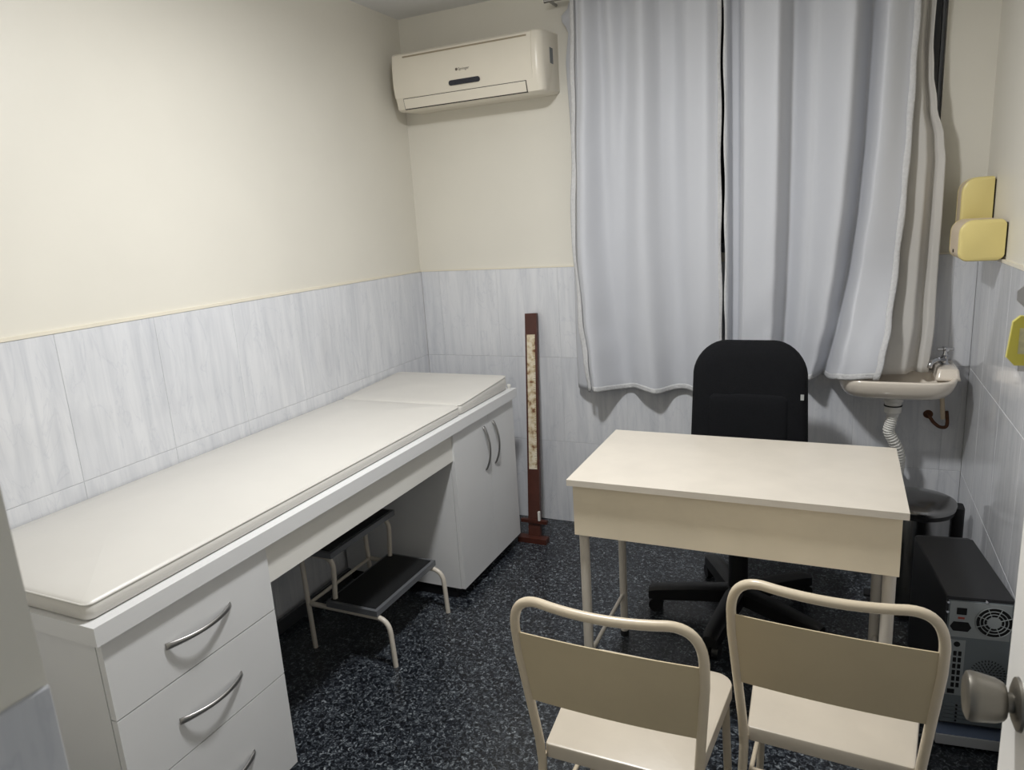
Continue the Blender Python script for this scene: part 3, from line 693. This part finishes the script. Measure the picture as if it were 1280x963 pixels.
# ------------------------------------------------------------------ two dispensers on the right-hand wall
def dispenser(name, label, y0, y1, z0, z1, x0, rads, cat):
    t = thing(name, label, cat, (XR, (y0+y1)/2, z0), 0, 'dispensers above the basin')
    ins = 0.010; xw = XR+T
    r = lambda g: rrect(x0+g, xw-0.006, z0+g, z1-g, [max(q-g, 0.002) for q in rads], 8)
    b = loft([[(p[0], y, p[1]) for p in r(g)] for y, g in ((y0, 0.009), (y0+0.003, 0.003), (y0+0.010, 0.0))], True, True)
    obj('end_cap', b, 'yellow_plastic', t, True)
    b = loft([[(p[0], y, p[1]) for p in r(g)] for y, g in ((y1, 0.009), (y1-0.003, 0.003), (y1-0.010, 0.0))], True, True)
    obj('end_cap', b, 'yellow_plastic', t, True)
    obj('cover', prism(r(0.001), y0+0.010, y1-0.010, 'Y'), 'cream_plastic', t, True)
    obj('wall_plate', box(xw-0.006, xw, y0+0.012, y1-0.012, z0+0.012, z1-0.012), 'gasket', t)
    obj('lock', lathe((0, (y0+y1)/2, z0+0.03), [(0, x0-0.002), (0.006, x0-0.002), (0.006, x0+0.003), (0, x0+0.003)], 14, 'X'), 'gasket', t, True)
dispenser('towel_dispenser', 'yellowed plastic paper towel dispenser, the lower one in the corner', 2.782, 3.010, 1.328, 1.462, 0.3475, [0.030, 0.022, 0.018, 0.042], 'dispenser')
dispenser('soap_dispenser', 'yellowed plastic soap dispenser, the higher one in the corner', 3.055, 3.175, 1.400, 1.602, 0.380, [0.020, 0.008, 0.006, 0.050], 'dispenser')

# ------------------------------------------------------------------ pedal bin
bx_, by_ = 0.292, 2.885
pb = thing('pedal_bin', 'round chrome pedal bin in the corner under the basin', 'bin', (bx_, by_, 0))
obj('body', lathe((bx_, by_, 0), [(0, 0.02), (0.115, 0.02), (0.118, 0.03), (0.118, 0.40), (0, 0.40)], 48), 'steel', pb, True)
obj('base_ring', lathe((bx_, by_, 0), [(0, 0), (0.122, 0), (0.124, 0.01), (0.122, 0.03), (0.1185, 0.034), (0, 0.034)], 48), 'black_plastic', pb, True)
obj('rim', lathe((bx_, by_, 0), [(0, 0.40), (0.121, 0.40), (0.123, 0.408), (0.121, 0.418), (0, 0.418)], 48), 'black_plastic', pb, True)
obj('lid', lathe((bx_, by_, 0), [(0, 0.419), (0.128, 0.419), (0.131, 0.424), (0.131, 0.432), (0.127, 0.440), (0.115, 0.444), (0.05, 0.449), (0, 0.450)], 48), 'steel', pb, True)
obj('hinge_housing', prism(rrect(bx_+0.112, bx_+0.150, by_-0.032, by_+0.032, 0.008, 4), 0.0, 0.428), 'black_plastic', pb, True, bevel=0.002)
obj('pedal', prism(rrect(bx_-0.165, bx_-0.10, by_-0.025, by_+0.025, 0.006, 4), 0.022, 0.032), 'black_plastic', pb, True)

# ------------------------------------------------------------------ computer tower on a low stand (local: rear panel at y=0, left edge x=0)
PR = math.radians(7)
PO = (0.300, 2.10, 0.062)
sd = thing('computer_stand', 'low pale grey stand beneath the computer tower', 'stand', (0.38, 2.3, 0))
m_st = Matrix.Translation((PO[0], PO[1], 0)) @ Matrix.Rotation(PR, 4, 'Z')
def loc_obj(name, b, m, parent, mw, smooth=False, bevel=0):
    bmesh.ops.transform(b, matrix=mw, verts=b.verts); return obj(name, b, m, parent, smooth, bevel=bevel)
loc_obj('platform', box(-0.008, 0.170, -0.030, 0.395, 0.014, 0.046), 'board_grey', sd, m_st, bevel=0.002)
loc_obj('mat', box(-0.006, 0.168, -0.027, 0.393, 0.0461, 0.0485), 'board_bluelit', sd, m_st)  # stands for the platform's own top, its bluish light painted in; no separate mat
for x in (0.01, 0.15):
    for y in (0.0, 0.36): loc_obj('foot', cyl((x, y, 0), (x, y, 0.014), 0.012), 'black_plastic', sd, m_st, True)
pc = thing('computer_tower', 'black computer tower with its grey rear panel towards the door', 'computer', PO, PR)
lo_ = lambda n, b, m, p=pc, s=False, bev=0: obj(n, b, m, p, s, local=True, bevel=bev)
PW, PH, PD = 0.166, 0.402, 0.41
for x in (0.02, PW-0.02):
    for y in (0.04, PD-0.04): lo_('foot', cyl((x, y, -0.0135), (x, y, 0.001), 0.012), 'rubber', s=True)
bm = bmesh.new()
prf = [(0, 0), (PW, 0), (PW, PH-0.003), (PW-0.003, PH), (0.003, PH), (0, PH-0.003)]
loft([[(x, y, z) for x, z in prf] for y in (0.004, PD-0.02)], bm=bm)
lo_('case', bm, 'pc_black')
lo_('front_bezel', loft([[(x, y, z) for x, z in rrect(g, PW-g, g, PH-g, 0.012, 4)] for y, g in ((PD-0.02, 0.0), (PD-0.004, 0.002), (PD, 0.012))]), 'pc_black', s=True)
rp = lo_('rear_panel', box(0.006, PW-0.006, 0.001, 0.005, 0.006, PH-0.010), 'pc_grey')
def V(v): return PH - v
ps = lo_('power_supply', box(0.009, PW-0.009, -0.0015, 0.003, V(0.120), V(0.012)), 'pc_light', bev=0.0008)
lo_('power_socket', loft([[(x, y, z) for x, z in ((0.012, V(0.088)), (0.020, V(0.101)), (0.056, V(0.101)), (0.064, V(0.088)), (0.056, V(0.073)), (0.020, V(0.073)))] for y in (-0.0030, 0.001)]), 'hole', ps)
lo_('rocker_switch', box(0.026, 0.050, -0.0032, 0.001, V(0.050), V(0.030)), 'hole', ps, bev=0.001)
lo_('voltage_switch', box(0.030, 0.046, -0.0024, 0.001, V(0.064), V(0.058)), 'red_switch', ps)
fcx, fcz = 0.117, V(0.066)
fo = lo_('fan_opening', lathe((fcx, 0, fcz), [(0, -0.0022), (0.045, -0.0022), (0.045, 0.001), (0, 0.001)], 36, 'Y'), 'hole', ps)
bm = bmesh.new()
for r_ in (0.0445, 0.034, 0.025):
    p_ = [(fcx+r_*math.cos(2*PI*k/32), -0.0034, fcz+r_*math.sin(2*PI*k/32)) for k in range(33)]; tube(p_, 0.0012, 6, bm, cap=False)
for k in range(8):
    a = PI/8 + k*PI/4; tube([(fcx+0.015*math.cos(a), -0.0034, fcz+0.015*math.sin(a)), (fcx+0.045*math.cos(a), -0.0034, fcz+0.045*math.sin(a))], 0.0012, 6, bm)
lathe((fcx, 0, fcz), [(0, -0.0040), (0.0175, -0.0040), (0.0175, -0.002), (0, -0.002)], 24, 'Y', bm)
lo_('fan_grille', bm, 'pc_light', fo, True)
io = lo_('port_plate', box(0.012, 0.054, -0.0012, 0.003, V(0.305), V(0.130)), 'pc_light', bev=0.0006)
lo_('mouse_port', lathe((0.033, 0, V(0.143)), [(0, -0.0022), (0.008, -0.0022), (0.008, 0), (0, 0)], 18, 'Y'), 'hole', io)
bm = bmesh.new()
for i in range(2):
    for k in range(6): box(0.026+i*0.012, 0.034+i*0.012, -0.0022, 0, V(0.165+k*0.020+0.014), V(0.165+k*0.020), bm)
vs = lo_('vent_slots', bm, 'hole', io); vs['kind'] = 'stuff'
lo_('network_port', box(0.018, 0.036, -0.0022, 0, V(0.300), V(0.286)), 'hole', io)
bm = bmesh.new(); ecx, ecz = 0.114, V(0.228)
for r_, n in ((0.008, 6), (0.016, 12), (0.024, 18), (0.032, 24), (0.041, 32)):
    for k in range(n):
        a = 2*PI*k/n; d = Vector((math.cos(a), 0, math.sin(a))); s_ = Vector((-d.z, 0, d.x)); c = Vector((ecx, -0.0005, ecz)) + d*r_
        v = [bm.verts.new(c + d*(0.0030*p) + s_*(0.0013*q)) for p, q in ((-1, -1), (1, -1), (1, 1), (-1, 1))]; bm.faces.new(v)
eh = lo_('exhaust_holes', bm, 'hole', rp); eh['kind'] = 'stuff'
for k in range(5):
    z0 = V(0.332+k*0.0125)
    sl = lo_('slot_cover', box(0.014, PW-0.016, -0.0015, 0.003, z0-0.0098, z0), 'pc_grey', bev=0.001)
    lo_('screw', lathe((0.045, 0, z0-0.005), [(0, -0.0035), (0.003, -0.003), (0.003, 0), (0, 0)], 10, 'Y'), 'hole', sl)
for x, z in ((0.004, PH-0.016), (0.095, PH-0.006), (0.004, PH-0.045)):
    lo_('case_screw', lathe((x, 0, z), [(0, -0.003), (0.0035, -0.003), (0.004, 0.004), (0, 0.004)], 12, 'Y'), 'chrome', s=True)
tag(obj('power_cable', tube(fillet([(0.20, 2.50, 0.006), (0.17, 2.42, 0.006), (0.10, 2.36, 0.006), (0.02, 2.38, 0.006), (-0.05, 2.33, 0.006)], 0.03), 0.005, 8), 'cable', None, 'all'), 'black power cable lying on the floor under the desk', 'cable')

# ------------------------------------------------------------------ key hanging from the lock
ky = thing('door_key', 'metal key in the door lock with a yellow plastic tag', 'key', (0.178, LKY, LKZ))
kx = 0.169
bm = box(0.176, 0.184, LKY-0.0012, LKY+0.0012, LKZ-0.004, LKZ+0.004)
bow = [[(kx+0.001+0.0125*math.cos(a)*s, y, LKZ+0.0125*math.sin(a)*s) for a in [2*PI*k/8+PI/8 for k in range(8)]] for s, y in ((1, LKY-0.0013), (1, LKY+0.0013))]
loft(bow, bm=bm)
obj('key_blade', bm, 'brushed', ky)
rg = [(kx-0.001, LKY+0.008*math.cos(2*PI*k/20), LKZ-0.014+0.010*math.sin(2*PI*k/20)) for k in range(21)]
obj('key_ring', tube(rg, 0.0010, 6, cap=False), 'brushed', ky, 'all')
tz1 = LKZ-0.020; tz0 = tz1-0.050
pl = [(kx-0.012, tz1-0.006), (kx-0.006, tz1), (kx+0.010, tz1), (kx+0.015, tz1-0.006), (kx+0.016, tz0+0.008), (kx+0.010, tz0), (kx-0.008, tz0), (kx-0.015, tz0+0.008)]
tg = obj('key_tag', prism(pl, LKY-0.003, LKY+0.003, 'Y'), 'tag_yellow', ky, bevel=0.001)
obj('paper_insert', prism([(kx-0.006, tz0+0.012), (kx+0.012, tz0+0.012), (kx+0.012, tz1-0.012), (kx-0.006, tz1-0.012)], LKY-0.0034, LKY-0.0029, 'Y'), 'tag_paper', tg)
obj('tag_clip', box(kx-0.004, kx+0.006, LKY-0.002, LKY+0.002, tz0-0.006, tz0+0.0005), 'brushed', tg)
